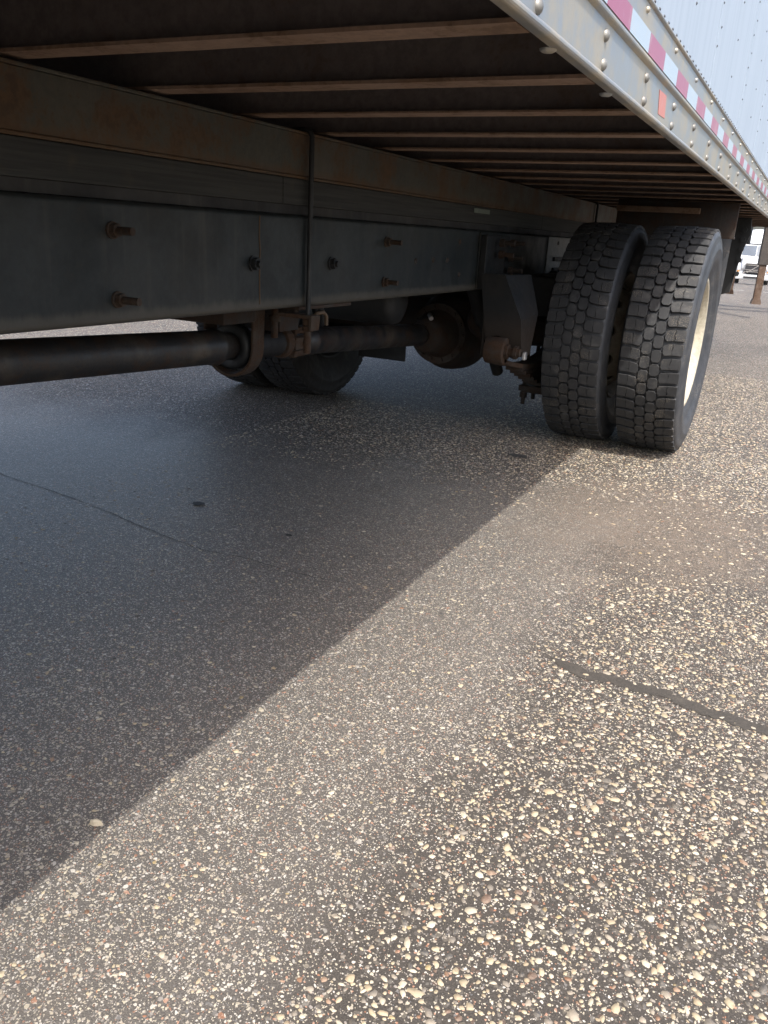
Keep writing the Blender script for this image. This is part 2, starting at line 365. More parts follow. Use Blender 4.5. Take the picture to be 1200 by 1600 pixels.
for i in order:
    if not vis[i]: continue
    x, y = cand[i]; s = sizes[i]; co, du = zone(x, y)
    if co:
        edge = max(0.0, min(1.0, max((x+0.46)/0.14, (y-2.7)/0.7)))
        if rnd.random() < 0.78*du or rnd.random() > 0.50*edge+0.06: continue
        if (y > 2.6 and s < 0.0062) or (y > 4.2 and (s < 0.0075 or x < -1.5)): continue
    else:
        s *= 0.72
        if rnd.random() > 0.12 or du > 0.6: continue
    if try_place(x, y, s*0.5): stones.append((x, y, s, rnd.random()*6.283, rnd.randrange(len(SH)), dep[i], co))
cols = PC[nrs.choice(len(PAL), len(stones), p=PW)]*nrs.uniform(0.75, 1.1, (len(stones), 1))
# how large each shows in the picture
inside = [(k, st[2]/st[5]**1.5) for k, st in enumerate(stones) if 0 < project((st[0], st[1], 0))[0] < 1200 and project((st[0], st[1], 0))[1] < 1600]
big = set(k for k, _ in sorted(inside, key=lambda t: -t[1])[:300])
def stone_mesh(name, idx):
    V = []; F = []; T = []; k = 0
    for q in idx:
        x, y, s, a, sh, _, co = stones[q]; v, f = SH[sh]; ca, sa = math.cos(a), math.sin(a)
        p = np.stack([(v[:, 0]*ca-v[:, 1]*sa)*s+x, (v[:, 0]*sa+v[:, 1]*ca)*s+y, v[:, 2]*s*(0.75 if co else 0.5)+0.0006], 1)
        V.append(p); F.append(f+k); T.append(np.repeat(np.append(cols[q], 1.0)[None], len(v), 0)); k += len(v)
    V = np.concatenate(V); F = np.concatenate(F); T = np.concatenate(T)
    me = bpy.data.meshes.new(name); me.vertices.add(len(V)); me.vertices.foreach_set('co', V.astype(np.float32).ravel())
    me.loops.add(F.size); me.loops.foreach_set('vertex_index', F.astype(np.int32).ravel())
    me.polygons.add(len(F)); me.polygons.foreach_set('loop_start', np.arange(0, F.size, 3, dtype=np.int32)); me.polygons.foreach_set('loop_total', np.full(len(F), 3, np.int32))
    me.update(calc_edges=True); at = me.attributes.new('tint', 'FLOAT_COLOR', 'POINT'); at.data.foreach_set('color', T.astype(np.float32).ravel())
    me.materials.append(M['stone']); return me
for q in sorted(big): link('pebble', stone_mesh('pebble', [q]), pavement)
tag(link('aggregate', stone_mesh('aggregate', [q for q in range(len(stones)) if q not in big]), pavement), kind='stuff')
print('stones', len(stones))

# crack filler, cracks, tar spots and the loose stone
def ribbon(name, pts, wid, z, mat, seed, parent, jag=0.35):
    rs = random.Random(seed); v = []; P = []
    for (a, b), (c, d) in zip(pts[:-1], pts[1:]):
        m = max(2, int(math.hypot(c-a, d-b)/0.012))
        P += [(a+(c-a)*t/m, b+(d-b)*t/m) for t in range(m)]
    P.append(pts[-1]); n = len(P); off = 0
    for i, (x, y) in enumerate(P):
        a, b = P[max(0, i-1)], P[min(n-1, i+1)]; dx, dy = b[0]-a[0], b[1]-a[1]; l = math.hypot(dx, dy) or 1
        off = 0.8*off+rs.uniform(-1, 1)*wid*jag*0.5; e = min(1, min(i, n-1-i)/5+0.12)
        w1, w2 = wid*e*(0.5+rs.uniform(-jag, jag)*0.5), wid*e*(0.5+rs.uniform(-jag, jag)*0.5)
        v += [(x-dy/l*(w1+off), y+dx/l*(w1+off), z), (x+dy/l*(w2-off), y-dx/l*(w2-off), z)]
    mb = MB(); mb.add(v, [(2*i, 2*i+1, 2*i+3, 2*i+2) for i in range(n-1)])
    return mb.build(name, mat, parent)
def mk_filler(name, a, b):
    n = NT(name); f = n.noise(n.pos, 320, 4, 0.75); l = n.noise(n.pos, 30, 4)
    c = n.mix(n.mr(f, 0.3, 0.7), a, b); c = n.mix(n.mr(l, 0.5, 0.8, 0, 0.5), c, tuple(x*1.6 for x in b)); n.bump(f, 0.5, 0.002); return n.out(c, 0.75)
M['filler'] = mk_filler('crack_filler', (0.026, 0.023, 0.019), (0.065, 0.057, 0.047)); M['tar'] = mk_filler('tar', (0.020, 0.020, 0.021), (0.04, 0.039, 0.038))
ribbon('crack_filler', [(-0.385, 1.755), (-0.30, 1.727), (-0.22, 1.724), (-0.1, 1.716), (0.0, 1.700), (0.12, 1.690), (0.45, 1.655), (1.3, 1.62)], 0.038, 0.0014, 'filler', 3, pavement, 0.32)
M['crackdirt'] = mk_filler('crack_dirt', (0.034, 0.033, 0.032), (0.075, 0.071, 0.066))
ribbon('crack', [(-2.9, 2.03), (-2.5, 1.97), (-2.28, 1.95), (-2.1, 1.925), (-1.95, 1.90), (-1.82, 1.87), (-1.74, 1.857), (-1.62, 1.83), (-1.55, 1.82), (-1.47, 1.815), (-1.36, 1.84), (-1.2, 1.83), (-1.08, 1.838), (-0.97, 1.862)], 0.0030, 0.0016, 'crackdirt', 5, pavement, 1.0)
ribbon('crack', [(-3.9, 3.2), (-3.5, 3.36), (-3.1, 3.45)], 0.005, 0.0022, 'crackdirt', 19, pavement, 0.9)
ribbon('crack', [(-2.5, 3.44), (-2.2, 3.38), (-1.95, 3.31)], 0.004, 0.0022, 'crackdirt', 20, pavement, 0.9)
ribbon('crack', [(-4.8, 4.55), (-4.1, 4.0), (-3.6, 3.75), (-3.1, 3.62)], 0.007, 0.0022, 'crackdirt', 10, pavement, 0.8)
def blob(name, x, y, rx, ry, seed, mat='tar', z=0.0035):
    rs = random.Random(seed); mb = MB(); n = 18
    p = [(x+math.cos(2*math.pi*i/n)*rx*rs.uniform(0.75, 1.15), y+math.sin(2*math.pi*i/n)*ry*rs.uniform(0.75, 1.15), z) for i in range(n)]
    mb.add(p+[(x, y, z+0.0015)], [(i, (i+1) % n, n) for i in range(n)], True); return mb.build(name, mat, pavement)
blob('tar_spot', -1.785, 2.146, 0.024, 0.022, 1); blob('tar_spot', -1.352, 2.07, 0.012, 0.010, 2); blob('tar_spot', -1.06, 3.55, 0.05, 0.03, 4)
lm = link('loose_stone', None) if False else None
v, f = stone_shape(np.random.RandomState(5), 1.45)
v = v*0.0145; v[:, 2] = v[:, 2]*2.6+0.006
me = bpy.data.meshes.new('loose_stone'); me.from_pydata(v.tolist(), [], f.tolist()); at = me.attributes.new('tint', 'FLOAT_COLOR', 'POINT')
at.data.foreach_set('color', np.tile(np.array([0.52, 0.46, 0.34, 1], np.float32), len(v))); me.materials.append(M['stone'])
ls = link('loose_stone', me, None, 0, (-0.874, 0.777, 0.0)); ls.rotation_euler = (0, 0, 0.5)
tag(ls, 'loose flat tan stone lying at the edge of the truck shadow', 'stone')

# ------------------------------------------------------------------ the box truck
T = empty('box_truck', (-1.76, 4.23, 0)); tag(T, 'white box truck with riveted rub rail, rusty underside and dual rear wheels', 'truck')
OX, OY = -1.76, 4.23
class TB(MB):
    """mesh in world coordinates, parented to the truck at its base"""
    def build(s, name, mat, parent=None, bevel=0.0):
        s.v = [(x-OX, y-OY, z) for x, y, z in s.v]
        return MB.build(s, name, mat, parent or T, bevel)
BX = -0.383; BZ = 1.209; Y0, Y1 = -3.0, 9.5; TOP = 3.95; FX = -2*1.76-BX     # far side
# rub rail, an extrusion
def bead(cx, cz, r, a0, a1, n=6): return [(cx+r*math.cos(R(a0+(a1-a0)*i/n)), cz+r*math.sin(R(a0+(a1-a0)*i/n))) for i in range(n+1)]
prof = [(BX-0.0125, BZ+0.003), (BX-0.011, BZ)] + bead(BX+0.001, BZ+0.0065, 0.0065, -90, 60) + [(BX, BZ+0.0155), (BX, 1.2955)] + bead(BX+0.002, 1.304, 0.0065, -70, 75) + \
       [(BX+0.0005, 1.3125), (BX-0.001, 1.316), (BX-0.001, 1.3935)] + bead(BX, 1.3985, 0.0045, -60, 90) + [(BX-0.012, 1.4045), (BX-0.012, BZ+0.003)]
rail = TB(); rail.prism(prof, 1, Y0, Y1); rail = rail.build('rub_rail', 'rail')
def rivet_mesh(r, h):
    mb = MB(); mb.lathe([(0, r*1.05), (h*0.35, r), (h*0.75, r*0.72), (h, r*0.3), (h*1.02, 0.0005)], (0, 0, 0), (1, 0, 0), 14); return mb.mesh('rivet')
rv = rivet_mesh(0.0098, 0.0075); rv.materials.append(M['rivet'])
BEAMS = [0.85*(1.364+0.434*k)-0.027 for k in range(-12, 23)]
def at_rail(o, x, y, z): o.location = (x-OX, y-OY, z)
for yb in BEAMS:
    if yb < 0.3 or yb > 9.0: continue
    for dz, dy in ((1.2765, 0.006), (1.2345, 0.012)):
        at_rail(link('rivet', rv, rail), BX-0.0005, yb+dy, dz)
rv2 = rivet_mesh(0.0062, 0.006); rv2.materials.append(M['rail'])
for k in range(20):
    at_rail(link('rivet', rv2, rail), BX-0.0012, 1.44+0.363*k, 1.381)
# rivet heads under the bottom flange
tb = MB(); tb.lathe([(0, 0.0125), (0.0025, 0.012), (0.0048, 0.008), (0.0055, 0.0005)], (0, 0, 0), (0, 0, -1), 16); tbm = tb.mesh('rivet_head'); tbm.materials.append(M['rail'])
for yb in BEAMS:
    if 0.8 < yb < 1.6: at_rail(link('rivet_head', tbm, rail), BX-0.0175, yb+0.13, BZ+0.001)
# reflective tape: 12 alternate strips per two metres
y = 0.75; red = True; k = 0
while y < 9.2:
    L_ = 0.183 if red else 0.187
    if red and abs(y-1.67) < 0.1: pass
    mb = TB(); mb.box(BX-0.0005, BX+0.0008, y+0.0008, y+L_-0.0008, 1.3175, 1.3545)
    s = mb.build('reflective_strip', 'tape_red' if red else 'tape_white', rail); s.parent = rail
    y += L_; red = not red
mb = TB(); mb.prism([(2.036, 1.2805), (2.128, 1.2825), (2.146, 1.237), (2.060, 1.235)], 0, BX-0.0003, BX+0.0009); mb.build('reflective_patch', 'tape_orange', rail)
# side wall: sheet panels between posts, each slightly quilted, with rivet columns
wall = TB(); wall.box(BX-0.055, BX-0.014, Y0, Y1, 1.33, TOP-0.03); wall = wall.build('side_wall', 'wall')
PW_ = 0.4745; yp = 2.380-PW_*12; pk = 0
while yp < Y1-0.1:
    a, b = max(Y0, yp), min(Y1, yp+PW_); mb = TB(); nu, nv = 9, 10; vs = []
    rs = random.Random(pk*3+1); amp = rs.uniform(-0.0012, 0.0018)
    for j in range(nv+1):
        for i in range(nu+1):
            u = i/nu; vv = j/nv
            bul = amp*math.sin(math.pi*u)*math.sin(math.pi*min(1, vv*4))*(1+0.3*math.sin(7*vv+pk))
            vs.append((BX-0.008+bul+(0.0012 if pk % 2 else 0), a+(b-a)*u+(0.004*(2*u-1) if pk % 2 else 0), 1.404+(TOP-0.02-1.404)*vv))
    mb.add(vs, [(j*(nu+1)+i, j*(nu+1)+i+1, (j+1)*(nu+1)+i+1, (j+1)*(nu+1)+i) for j in range(nv) for i in range(nu)], False)
    o = mb.build('panel', 'wall', wall); sm = o.modifiers.new('thick', 'SOLIDIFY'); sm.thickness = 0.0015
    yp += PW_; pk += 1
def rivet_run(name, pts, r, h):
    mb = TB()
    for (x, y, z) in pts: mb.lathe([(0, r), (h*0.6, r*0.85), (h, r*0.35), (h*1.02, 0.0003)], (x, y, z), (1, 0, 0), 8)
    return tag(mb.build(name, 'rivetsteel', wall), kind='stuff')
rivet_run('rivet_row', [(BX-0.0085, 1.02+0.0577*i, 1.4135) for i in range(150)], 0.0046, 0.005)
pts = []
for c in range(-4, 15):
    for k in range(16): pts.append((BX-0.0085, 2.380+PW_*c, 1.526+0.112*k+(0.056 if c % 2 else 0)*0))
    if c % 2:
        for k in range(16): pts.append((BX-0.0085, 2.380+PW_*c+0.031, 1.582+0.112*k))
rivet_run('rivet_column', pts, 0.0044, 0.0045)
mb = TB(); mb.box(FX, BX-0.02, Y0, Y1, TOP-0.03, TOP); mb.build('roof', 'wall')
mb = TB(); mb.box(FX, FX+0.04, Y0, Y1, 1.33, TOP-0.032); mb.build('far_wall', 'wall')
mb = TB(); mb.box(FX, FX+0.05, Y0, Y1, BZ, 1.328); mb.build('far_rub_rail', 'rail')
mb = TB(); mb.box(FX+0.05, BX-0.06, Y0, Y0+0.05, BZ+0.1, TOP-0.032); mb.build('front_wall', 'wall')
mb = TB(); mb.box(FX+0.05, BX-0.06, Y1-0.05, Y1, BZ+0.1, TOP-0.032); mb.build('rear_door', 'wall')
# floor boards above the crossmembers
fl = TB(); fl.box(FX+0.05, BX-0.057, Y0+0.06, Y1-0.06, 1.345, 1.36); fl = fl.build('floor', 'floor')
x = FX+0.06
while x < BX-0.2:
    mb = TB(); mb.box(x, x+0.146, Y0+0.06, Y1-0.06, 1.3135, 1.343); mb.build('board', 'floor', fl, 0.003); x += 0.15
# crossmembers: I-beams
for yb in BEAMS:
    if yb < Y0+0.1 or yb > Y1-0.1: continue
    f0, f1 = -0.0295, 0.0295; mb = TB(); dzz = rnd.uniform(-0.0015, 0.0015)
    pl = [(-0.003, BZ+0.006), (0.003, BZ+0.006), (0.003, 1.302), (f1, 1.305), (f1, 1.3105), (f0, 1.3105), (f0, 1.305), (-0.003, 1.302)]
    mb.prism([(yb+a, b) for a, b in pl], 0, FX+0.052, BX-0.0145); bm_ = mb.build('crossmember', 'web')
    mb = TB(); nseg = 24; xa, xb = FX+0.052, BX-0.0135; vs = []
    for i in range(nseg+1):
        x = xa+(xb-xa)*i/nseg; j0, j1 = rnd.uniform(-0.0012, 0.0012), rnd.uniform(-0.0012, 0.0012)
        vs += [(x, yb+f0+j0, BZ+dzz), (x, yb+f1+j1, BZ+dzz), (x, yb+f1+j1, BZ+0.0055), (x, yb+f0+j0, BZ+0.0055)]
    fs = [(0, 1, 2, 3), tuple(4*nseg+q for q in range(4))]
    for i in range(nseg):
        for q in range(4): fs.append((4*i+q, 4*i+(q+1) % 4, 4*i+4+(q+1) % 4, 4*i+4+q))
    mb.add(vs, fs); mb.build('flange', 'beam', bm_)

# sill, spacer and frame rails on both sides
FR = -1.33; CX = -1.76
def rails(side):
    def X(d): return FR-d if side == 0 else 2*CX-FR+d       # d inwards
    def bx(mb, d0, d1, *r): a, b = sorted((X(d0), X(d1))); mb.box(a, b, *r)
    for (ya, yb) in ((Y0+0.1, 5.53), (5.545, Y1-0.2)):
        mb = TB(); bx(mb, 0.004, 0.010, ya, yb, 1.086, 1.193); bx(mb, 0.0, 0.065, ya, yb, 1.1935, 1.2005); bx(mb, 0.0, 0.065, ya, yb, 1.0785, 1.0855); mb.build('sill', 'sill', None, 0.0015)
        ya2 = ya
        while ya2 < yb-0.05:
            ye = min(yb, ya2+2.44); mb = TB(); bx(mb, 0.002, 0.07, ya2+0.001, ye-0.001, 1.0085, 1.0775); mb.build('wooden_spacer', 'wood', None, 0.003); ya2 = ye
    mb = TB(); bx(mb, 0.012, 0.066, Y0+0.1, Y1-0.2, 0.9835, 1.0078); mb.build('rubber_strip', 'darkrubber')
    r = 0.013; zb, zt = 0.727, 0.9825; p = []
    for i in range(6): a = R(180-90*i/5) if side else R(90*i/5); 
    web = [(0.075, zt)] + [(r-r*math.sin(R(90*i/5)), zt-r+r*math.cos(R(90*i/5))) for i in range(6)] + [(r-r*math.cos(R(90*i/5)), zb+r-r*math.sin(R(90*i/5))) for i in range(6)] + [(0.075, zb), (0.075, zb+0.008), (0.016, zb+0.008), (0.0085, zb+0.016), (0.0085, zt-0.016), (0.016, zt-0.008), (0.075, zt-0.008)]
    mb = TB(); mb.prism([(X(d), z) for d, z in web], 1, Y0+0.1, Y1-0.25)
    return mb.build('frame_rail', 'frame')
frail = rails(0); rails(1)
for yy in (0.1, 2.55, 4.9, 7.4):     # frame cross ties
    mb = TB(); mb.box(2*CX-FR+0.012, FR-0.012, yy, yy+0.06, 0.76, 0.90); mb.build('frame_tie', 'darkrust', None, 0.004)
mb = TB(); mb.box(2*CX-FR+0.014, FR-0.014, 4.62, 4.70, 0.56, 0.80); mb.build('frame_tie', 'black', None, 0.004)
# flitch plates behind the hanger and at the wheel
mb = TB(); mb.box(FR+0.0005, FR+0.0085, 3.50, 4.30, 0.735, 0.975); mb.build('rail_plate', 'frame', None, 0.002)
mb = TB(); mb.box(FR+0.0005, FR+0.007, 4.55, 5.35, 0.78, 0.978); pl2 = mb.build('rail_plate', metal('grey_plate', (0.13, 0.13, 0.125), rust_amt=0.15, dust_amt=0.3, rough=0.6), None, 0.002)
for yy in (4.738, 5.013):
    mb = TB(); mb.tube((FR+0.0075, yy, 0.947), (FR+0.012, yy, 0.947), 0.011, 0.0105, 12); mb.build('bolt', 'black', pl2)
mb = TB(); mb.box(FR+0.0085, FR+0.022, 4.66, 5.05, 0.85, 0.872); mb.box(FR+0.0085, FR+0.022, 4.66, 5.05, 0.80, 0.815); mb.build('rib', 'black', pl2, 0.002)
# studs with nuts through the rail
def stud(y, z, L_, r, mat='studrust'):
    mb = TB(); h = []
    mb.tube((FR-0.001, y, z), (FR+0.005, y, z), r*2.1, None, 20); mb.tube((FR+0.005, y, z), (FR+0.005+r*1.5, y, z), r*1.75, None, 6)
    o = mb.build('stud', mat, None, 0.001)
    mb = TB(); n = int(L_/0.004)
    pr = []
    for i in range(n): t = r*1.5+0.004+i*0.004; pr += [(t, r*0.86), (t+0.002, r)]
    mb.lathe(pr, (FR, y, z), (1, 0, 0), 12); pr = pr[-1]; mb.lathe([(pr[0], r), (pr[0]+0.001, 0.0004)], (FR, y, z), (1, 0, 0), 12, False); mb.build('thread', mat, o)
for (yy, zz, L_, r) in ((1.339, 0.922, 0.046, 0.0085), (1.345, 0.780, 0.048, 0.0085), (2.613, 0.919, 0.045, 0.0085), (2.610, 0.786, 0.04, 0.0085)): stud(yy, zz, L_, r)
for (yy, zz) in ((1.838, 0.852), (2.244, 0.850)): stud(yy, zz, 0.014, 0.0095, 'black')
for (yy, zz) in ((2.86, 0.855), (3.02, 0.86), (3.16, 0.858), (3.28, 0.93), (3.3, 0.80)):
    mb = TB(); mb.lathe([(0, 0.011), (0.004, 0.010), (0.0045, 0.006), (0.001, 0.0055), (0.001, 0.0003)], (FR-0.0005, yy, zz), (1, 0, 0), 14); mb.build('rivet', 'darkrust')
mb = TB(); mb.box(FR+0.0005, FR+0.002, 3.41, 3.60, 1.050, 1.068); mb.build('paint_tag', 'tag')
for yy in (1.868,):
    mb = TB(); mb.path([(FR+0.0005, yy+rnd.uniform(-0.003, 0.003), 0.745+0.0285*i) for i in range(9)], 0.0022, 6); mb.build('weld_seam', 'sill')
# U-bolt rods clamping the body to the frame
def ubolt(y):
    mb = TB(); rx = FR+0.013
    mb.path([(FR-0.05, y, 1.207), (FR-0.012, y, 1.207), (FR+0.006, y, 1.2035), (rx, y, 1.19), (rx, y, 1.0), (rx-0.001, y+0.003, 0.8), (rx, y, 0.60)], 0.0075, 12)
    o = mb.build('u_bolt', 'black')
    mb = TB(); mb.prism([(FR-0.08, 0.705), (rx+0.025, 0.705), (rx+0.025, 0.69), (rx+0.022, 0.66), (rx+0.016, 0.66), (rx+0.016, 0.694), (FR-0.08, 0.694)], 1, y-0.02, y+0.028); mb.build('clamp_plate', 'rust', o, 0.002)
    mb = TB(); mb.tube((rx, y, 0.692), (rx, y, 0.675), 0.0165, None, 6); mb.tube((rx, y, 0.672), (rx, y, 0.657), 0.0165, None, 6); mb.build('nut', 'rust', o, 0.001)
    mb = TB(); mb.tube((rx, y, 0.655), (rx, y, 0.592), 0.0112, None, 12); mb.build('sleeve', 'rust', o)
    mb = TB(); mb.path([(rx+0.004, y+0.02, 0.69), (rx+0.012, y+0.03, 0.708), (rx+0.02, y+0.055, 0.712), (rx+0.022, y+0.07, 0.70), (rx+0.022, y+0.072, 0.672)], 0.006, 8); mb.build('hook', 'zinc' if False else 'sill', o)
ubolt(2.098); ubolt(5.54)

# drive shaft, carrier bearing and differential
sx = -1.745
def Z(y): return 0.594-0.0465*(y-1.33)-(0.012*(y-2.6) if y > 2.6 else 0)
mb = TB(); mb.lathe([(0, 0.0015), (0.001, 0.052), (0.03, 0.0575), (4.98, 0.0565), (4.985, 0.0615), (5.0, 0.0615), (5.03, 0.050), (5.10, 0.044), (5.10, 0.001)], (sx, -2.8, Z(-2.8)), (0, 1, -0.0465), 36); mb.build('drive_shaft', 'shaft')
d2 = (0, 1, (Z(3.95)-Z(2.9))/1.05)
mb = TB(); mb.lathe([(0, 0.001), (0.0, 0.043), (0.03, 0.050), (0.04, 0.057), (0.055, 0.057), (0.06, 0.0535), (1.08, 0.0535), (1.085, 0.057), (1.10, 0.057), (1.11, 0.046), (1.20, 0.04), (1.20, 0.001)], (sx, 2.74, Z(2.74)), d2, 36); mb.build('drive_shaft', 'shaft')
mb = TB(); pr = []
for i in range(10): pr += [(i*0.021, 0.036), (i*0.021+0.010, 0.049)]
mb.lathe(pr, (sx, 2.36, Z(2.36)), (0, 1, -0.05), 28); mb.build('ribbed_boot', 'darkrubber')
mb = TB(); mb.lathe([(0, 0.001), (0, 0.055), (0.025, 0.06), (0.05, 0.05), (0.06, 0.001)], (sx, 2.57, Z(2.57)), (0, 1, -0.05), 28)
for s_ in (-1, 1):
    mb.prism([(sx+s_*0.030, Z(2.67)-0.028), (sx+s_*0.056, Z(2.67)-0.022), (sx+s_*0.056, Z(2.67)+0.022), (sx+s_*0.030, Z(2.67)+0.028)], 1, 2.61, 2.69)
    mb.prism([(sx-0.024, Z(2.69)+s_*0.032), (sx+0.024, Z(2.69)+s_*0.032), (sx+0.020, Z(2.69)+s_*0.056), (sx-0.020, Z(2.69)+s_*0.056)], 1, 2.655, 2.76)
mb.tube((sx-0.062, 2.675, Z(2.675)), (sx+0.062, 2.675, Z(2.675)), 0.017); mb.tube((sx, 2.675, Z(2.675)-0.06), (sx, 2.675, Z(2.675)+0.06), 0.017); mb.build('universal_joint', 'rust', None, 0.003)
# carrier bearing: rubber ring in a hanging U strap
zc = Z(2.30)
mb = TB(); mb.lathe([(-0.022, 0.046), (-0.028, 0.066), (-0.018, 0.080), (0.018, 0.080), (0.028, 0.066), (0.022, 0.046)], (sx, 2.30, zc), (0, 1, 0), 36); mb.build('bearing_ring', 'black')
mb = TB(); o_ = [(sx+0.105*math.cos(R(a)), zc+0.105*math.sin(R(a))) for a in range(0, -181, -12)]; i_ = [(sx+0.094*math.cos(R(a)), zc+0.094*math.sin(R(a))) for a in range(0, -181, -12)]
o_ = [(sx+0.112, 0.70), (sx+0.107, 0.66)] + o_ + [(sx-0.107, 0.66), (sx-0.112, 0.70)]; i_ = [(sx+0.101, 0.70), (sx+0.096, 0.66)] + i_ + [(sx-0.096, 0.66), (sx-0.101, 0.70)]
vs = []
for yy in (2.27, 2.335):
    vs += [(a, yy, b) for a, b in o_] + [(a, yy, b) for a, b in i_]
n_ = len(o_); fs = []
for i in range(n_-1):
    fs += [(i, i+1, 2*n_+i+1, 2*n_+i), (n_+i, n_+i+1, 3*n_+i+1, 3*n_+i), (i, i+1, n_+i+1, n_+i), (2*n_+i, 2*n_+i+1, 3*n_+i+1, 3*n_+i)]
mb.add(vs, fs); mb.build('bearing_strap', 'rust', None, 0.003)
mb = TB(); mb.box(sx-0.20, sx+0.20, 2.24, 2.38, 0.700, 0.712); mb.box(sx-0.20, sx+0.20, 2.38, 2.392, 0.66, 0.699); mb.build('bearing_bracket', 'darkrust', None, 0.003)
mb = TB(); mb.box(2*CX-FR+0.08, FR-0.02, 2.10, 2.42, 0.714, 0.726); mb.box(-2.02, -1.60, 2.06, 2.23, 0.648, 0.7135); mb.box(-1.98, -1.62, 2.40, 2.52, 0.60, 0.7135); mb.build('bracket_plate', 'darkrust', None, 0.003)
mb = TB()
mb.tube((sx+0.13, 2.36, 0.70), (sx+0.13, 2.36, 0.585), 0.012, None, 10); mb.tube((sx+0.13, 2.36, 0.66), (sx+0.13, 2.36, 0.64), 0.022, None, 6); mb.build('bracket_bolt', 'rust')
mb = TB(); mb.path([(sx+0.18, 2.56, 0.70), (sx+0.19, 2.58, 0.655), (sx+0.175, 2.60, 0.62), (sx+0.13, 2.63, 0.625), (sx+0.1, 2.66, 0.66), (sx+0.12, 2.72, 0.70)], 0.011, 8); mb.build('hose', 'black')
# rear axle
dz = 0.455
mb = TB(); mb.lathe([(-0.36, 0.001), (-0.36, 0.075), (-0.33, 0.092), (-0.22, 0.11), (-0.15, 0.17), (-0.05, 0.205), (0.06, 0.215), (0.16, 0.19), (0.24, 0.12), (0.26, 0.001)], (sx+0.02, 4.25, dz), (0, 1, 0.0), 40)
df = mb.build('differential', 'darkrust')
for i in range(14):
    a = 2*math.pi*i/14; mb = TB(); mb.tube((sx+0.02+0.14*math.cos(a), 4.075, dz+0.14*math.sin(a)), (sx+0.02+0.14*math.cos(a), 4.035, dz+0.14*math.sin(a)), 0.012, None, 6); mb.build('bolt', 'darkrust', df)
mb = TB(); mb.lathe([(-0.012, 0.158), (-0.012, 0.12), (0.02, 0.12), (0.02, 0.158)], (sx+0.02, 4.06, dz), (0, 1, 0), 40, False, True); mb.build('flange', 'darkrust', df)
mb = TB(); mb.lathe([(-1.0, 0.09), (-0.55, 0.085), (-0.25, 0.11), (0.25, 0.11), (0.55, 0.085), (1.0, 0.09)], (CX, 4.23, 0.515), (1, 0, 0), 28); mb.build('axle_tube', 'darkrust')
mb = TB(); mb.tube((sx+0.03, 3.90, 0.565), (sx+0.055, 3.87, 0.548), 0.012, None, 8); mb.build('tag_plate', 'zinc')
# brake chamber drums beside the differential
for xx in (-1.42, -2.06):
    mb = TB(); mb.lathe([(0, 0.001), (0, 0.06), (0.02, 0.085), (0.06, 0.09), (0.08, 0.097), (0.095, 0.09), (0.14, 0.085), (0.155, 0.05), (0.155, 0.001)], (xx, 3.86, 0.56), (0.1, 1, 0.05), 28); mb.build('brake_chamber', 'darkrust')
# hidden frame-side air tank and hoses
mb = TB(); mb.lathe([(0, 0.001), (0.005, 0.05), (0.03, 0.095), (0.06, 0.105), (0.62, 0.105), (0.65, 0.095), (0.675, 0.05), (0.68, 0.001)], (-2.28, 3.35, 0.66), (1, 0, 0), 28); mb.build('air_tank', 'black')
# spring hanger with eye, leaf spring and clamp
mb = TB()
face = [(-1.301, 0.803), (-1.189, 0.806), (-1.095, 0.619), (-1.082, 0.50), (-1.10, 0.45), (-1.13, 0.455), (-1.138, 0.535), (-1.20, 0.545), (-1.235, 0.535), (-1.253, 0.52), (-1.275, 0.66)]
mb.prism(face, 1, 3.485, 3.50)
mb.prism([(3.50, 0.80), (3.76, 0.80), (3.72, 0.62), (3.64, 0.44), (3.50, 0.44)], 0, -1.275, -1.262)
vs = [(-1.189, 3.50, 0.806), (-1.095, 3.50, 0.619), (-1.082, 3.50, 0.46), (-1.150, 3.74, 0.806), (-1.085, 3.70, 0.64), (-1.080, 3.62, 0.46)]
vs += [(x-0.014, y, z) for x, y, z in vs]
mb.add(vs, [(0, 1, 4, 3), (1, 2, 5, 4), (6, 7, 10, 9), (7, 8, 11, 10), (0, 3, 9, 6), (2, 5, 11, 8), (3, 4, 10, 9), (4, 5, 11, 10), (0, 1, 7, 6), (1, 2, 8, 7)])
mb.box(-1.321, -1.29, 3.50, 3.80, 0.735, 0.965);
hg = mb.build('spring_hanger', 'hanger', None, 0.004)
for (yy, zz) in ((3.62, 0.935), (3.77, 0.935), (3.62, 0.885), (3.76, 0.87), (3.77, 0.815)):
    mb = TB(); mb.tube((-1.272, yy, zz), (-1.25, yy, zz), 0.018, None, 6); mb.tube((-1.25, yy, zz), (-1.205, yy, zz), 0.010, None, 10); mb.build('bolt', 'darkrust', hg, 0.001)
mb = TB(); mb.lathe([(0, 0.02), (0, 0.058), (0.085, 0.058), (0.085, 0.02)], (-1.225, 3.45, 0.485), (1, 0, 0), 28, True, True)
le = []
for i in range(13):
    t = i/12; yy = 3.45+0.95*t; zz = 0.43-0.07*math.sin(math.pi*min(1, t*0.9)); le.append((yy, zz))
mb.prism([(a, b) for a, b in le]+[(a, b+0.02) for a, b in reversed(le)], 0, -1.225, -1.14); sp = mb.build('spring_eye', 'rust', None, 0.002)
mb = TB(); mb.tube((-1.14, 3.45, 0.485), (-1.125, 3.45, 0.485), 0.034, None, 6); mb.tube((-1.125, 3.45, 0.485), (-1.072, 3.45, 0.485), 0.018, None, 12); mb.tube((-1.10, 3.45, 0.485), (-1.085, 3.45, 0.485), 0.03, None, 6); mb.build('eye_bolt', 'rust', sp, 0.002)
mb = TB(); mb.box(-1.066, -1.05, 3.455, 3.485, 0.455, 0.49); mb.build('cotter', 'zinc', sp, 0.004)
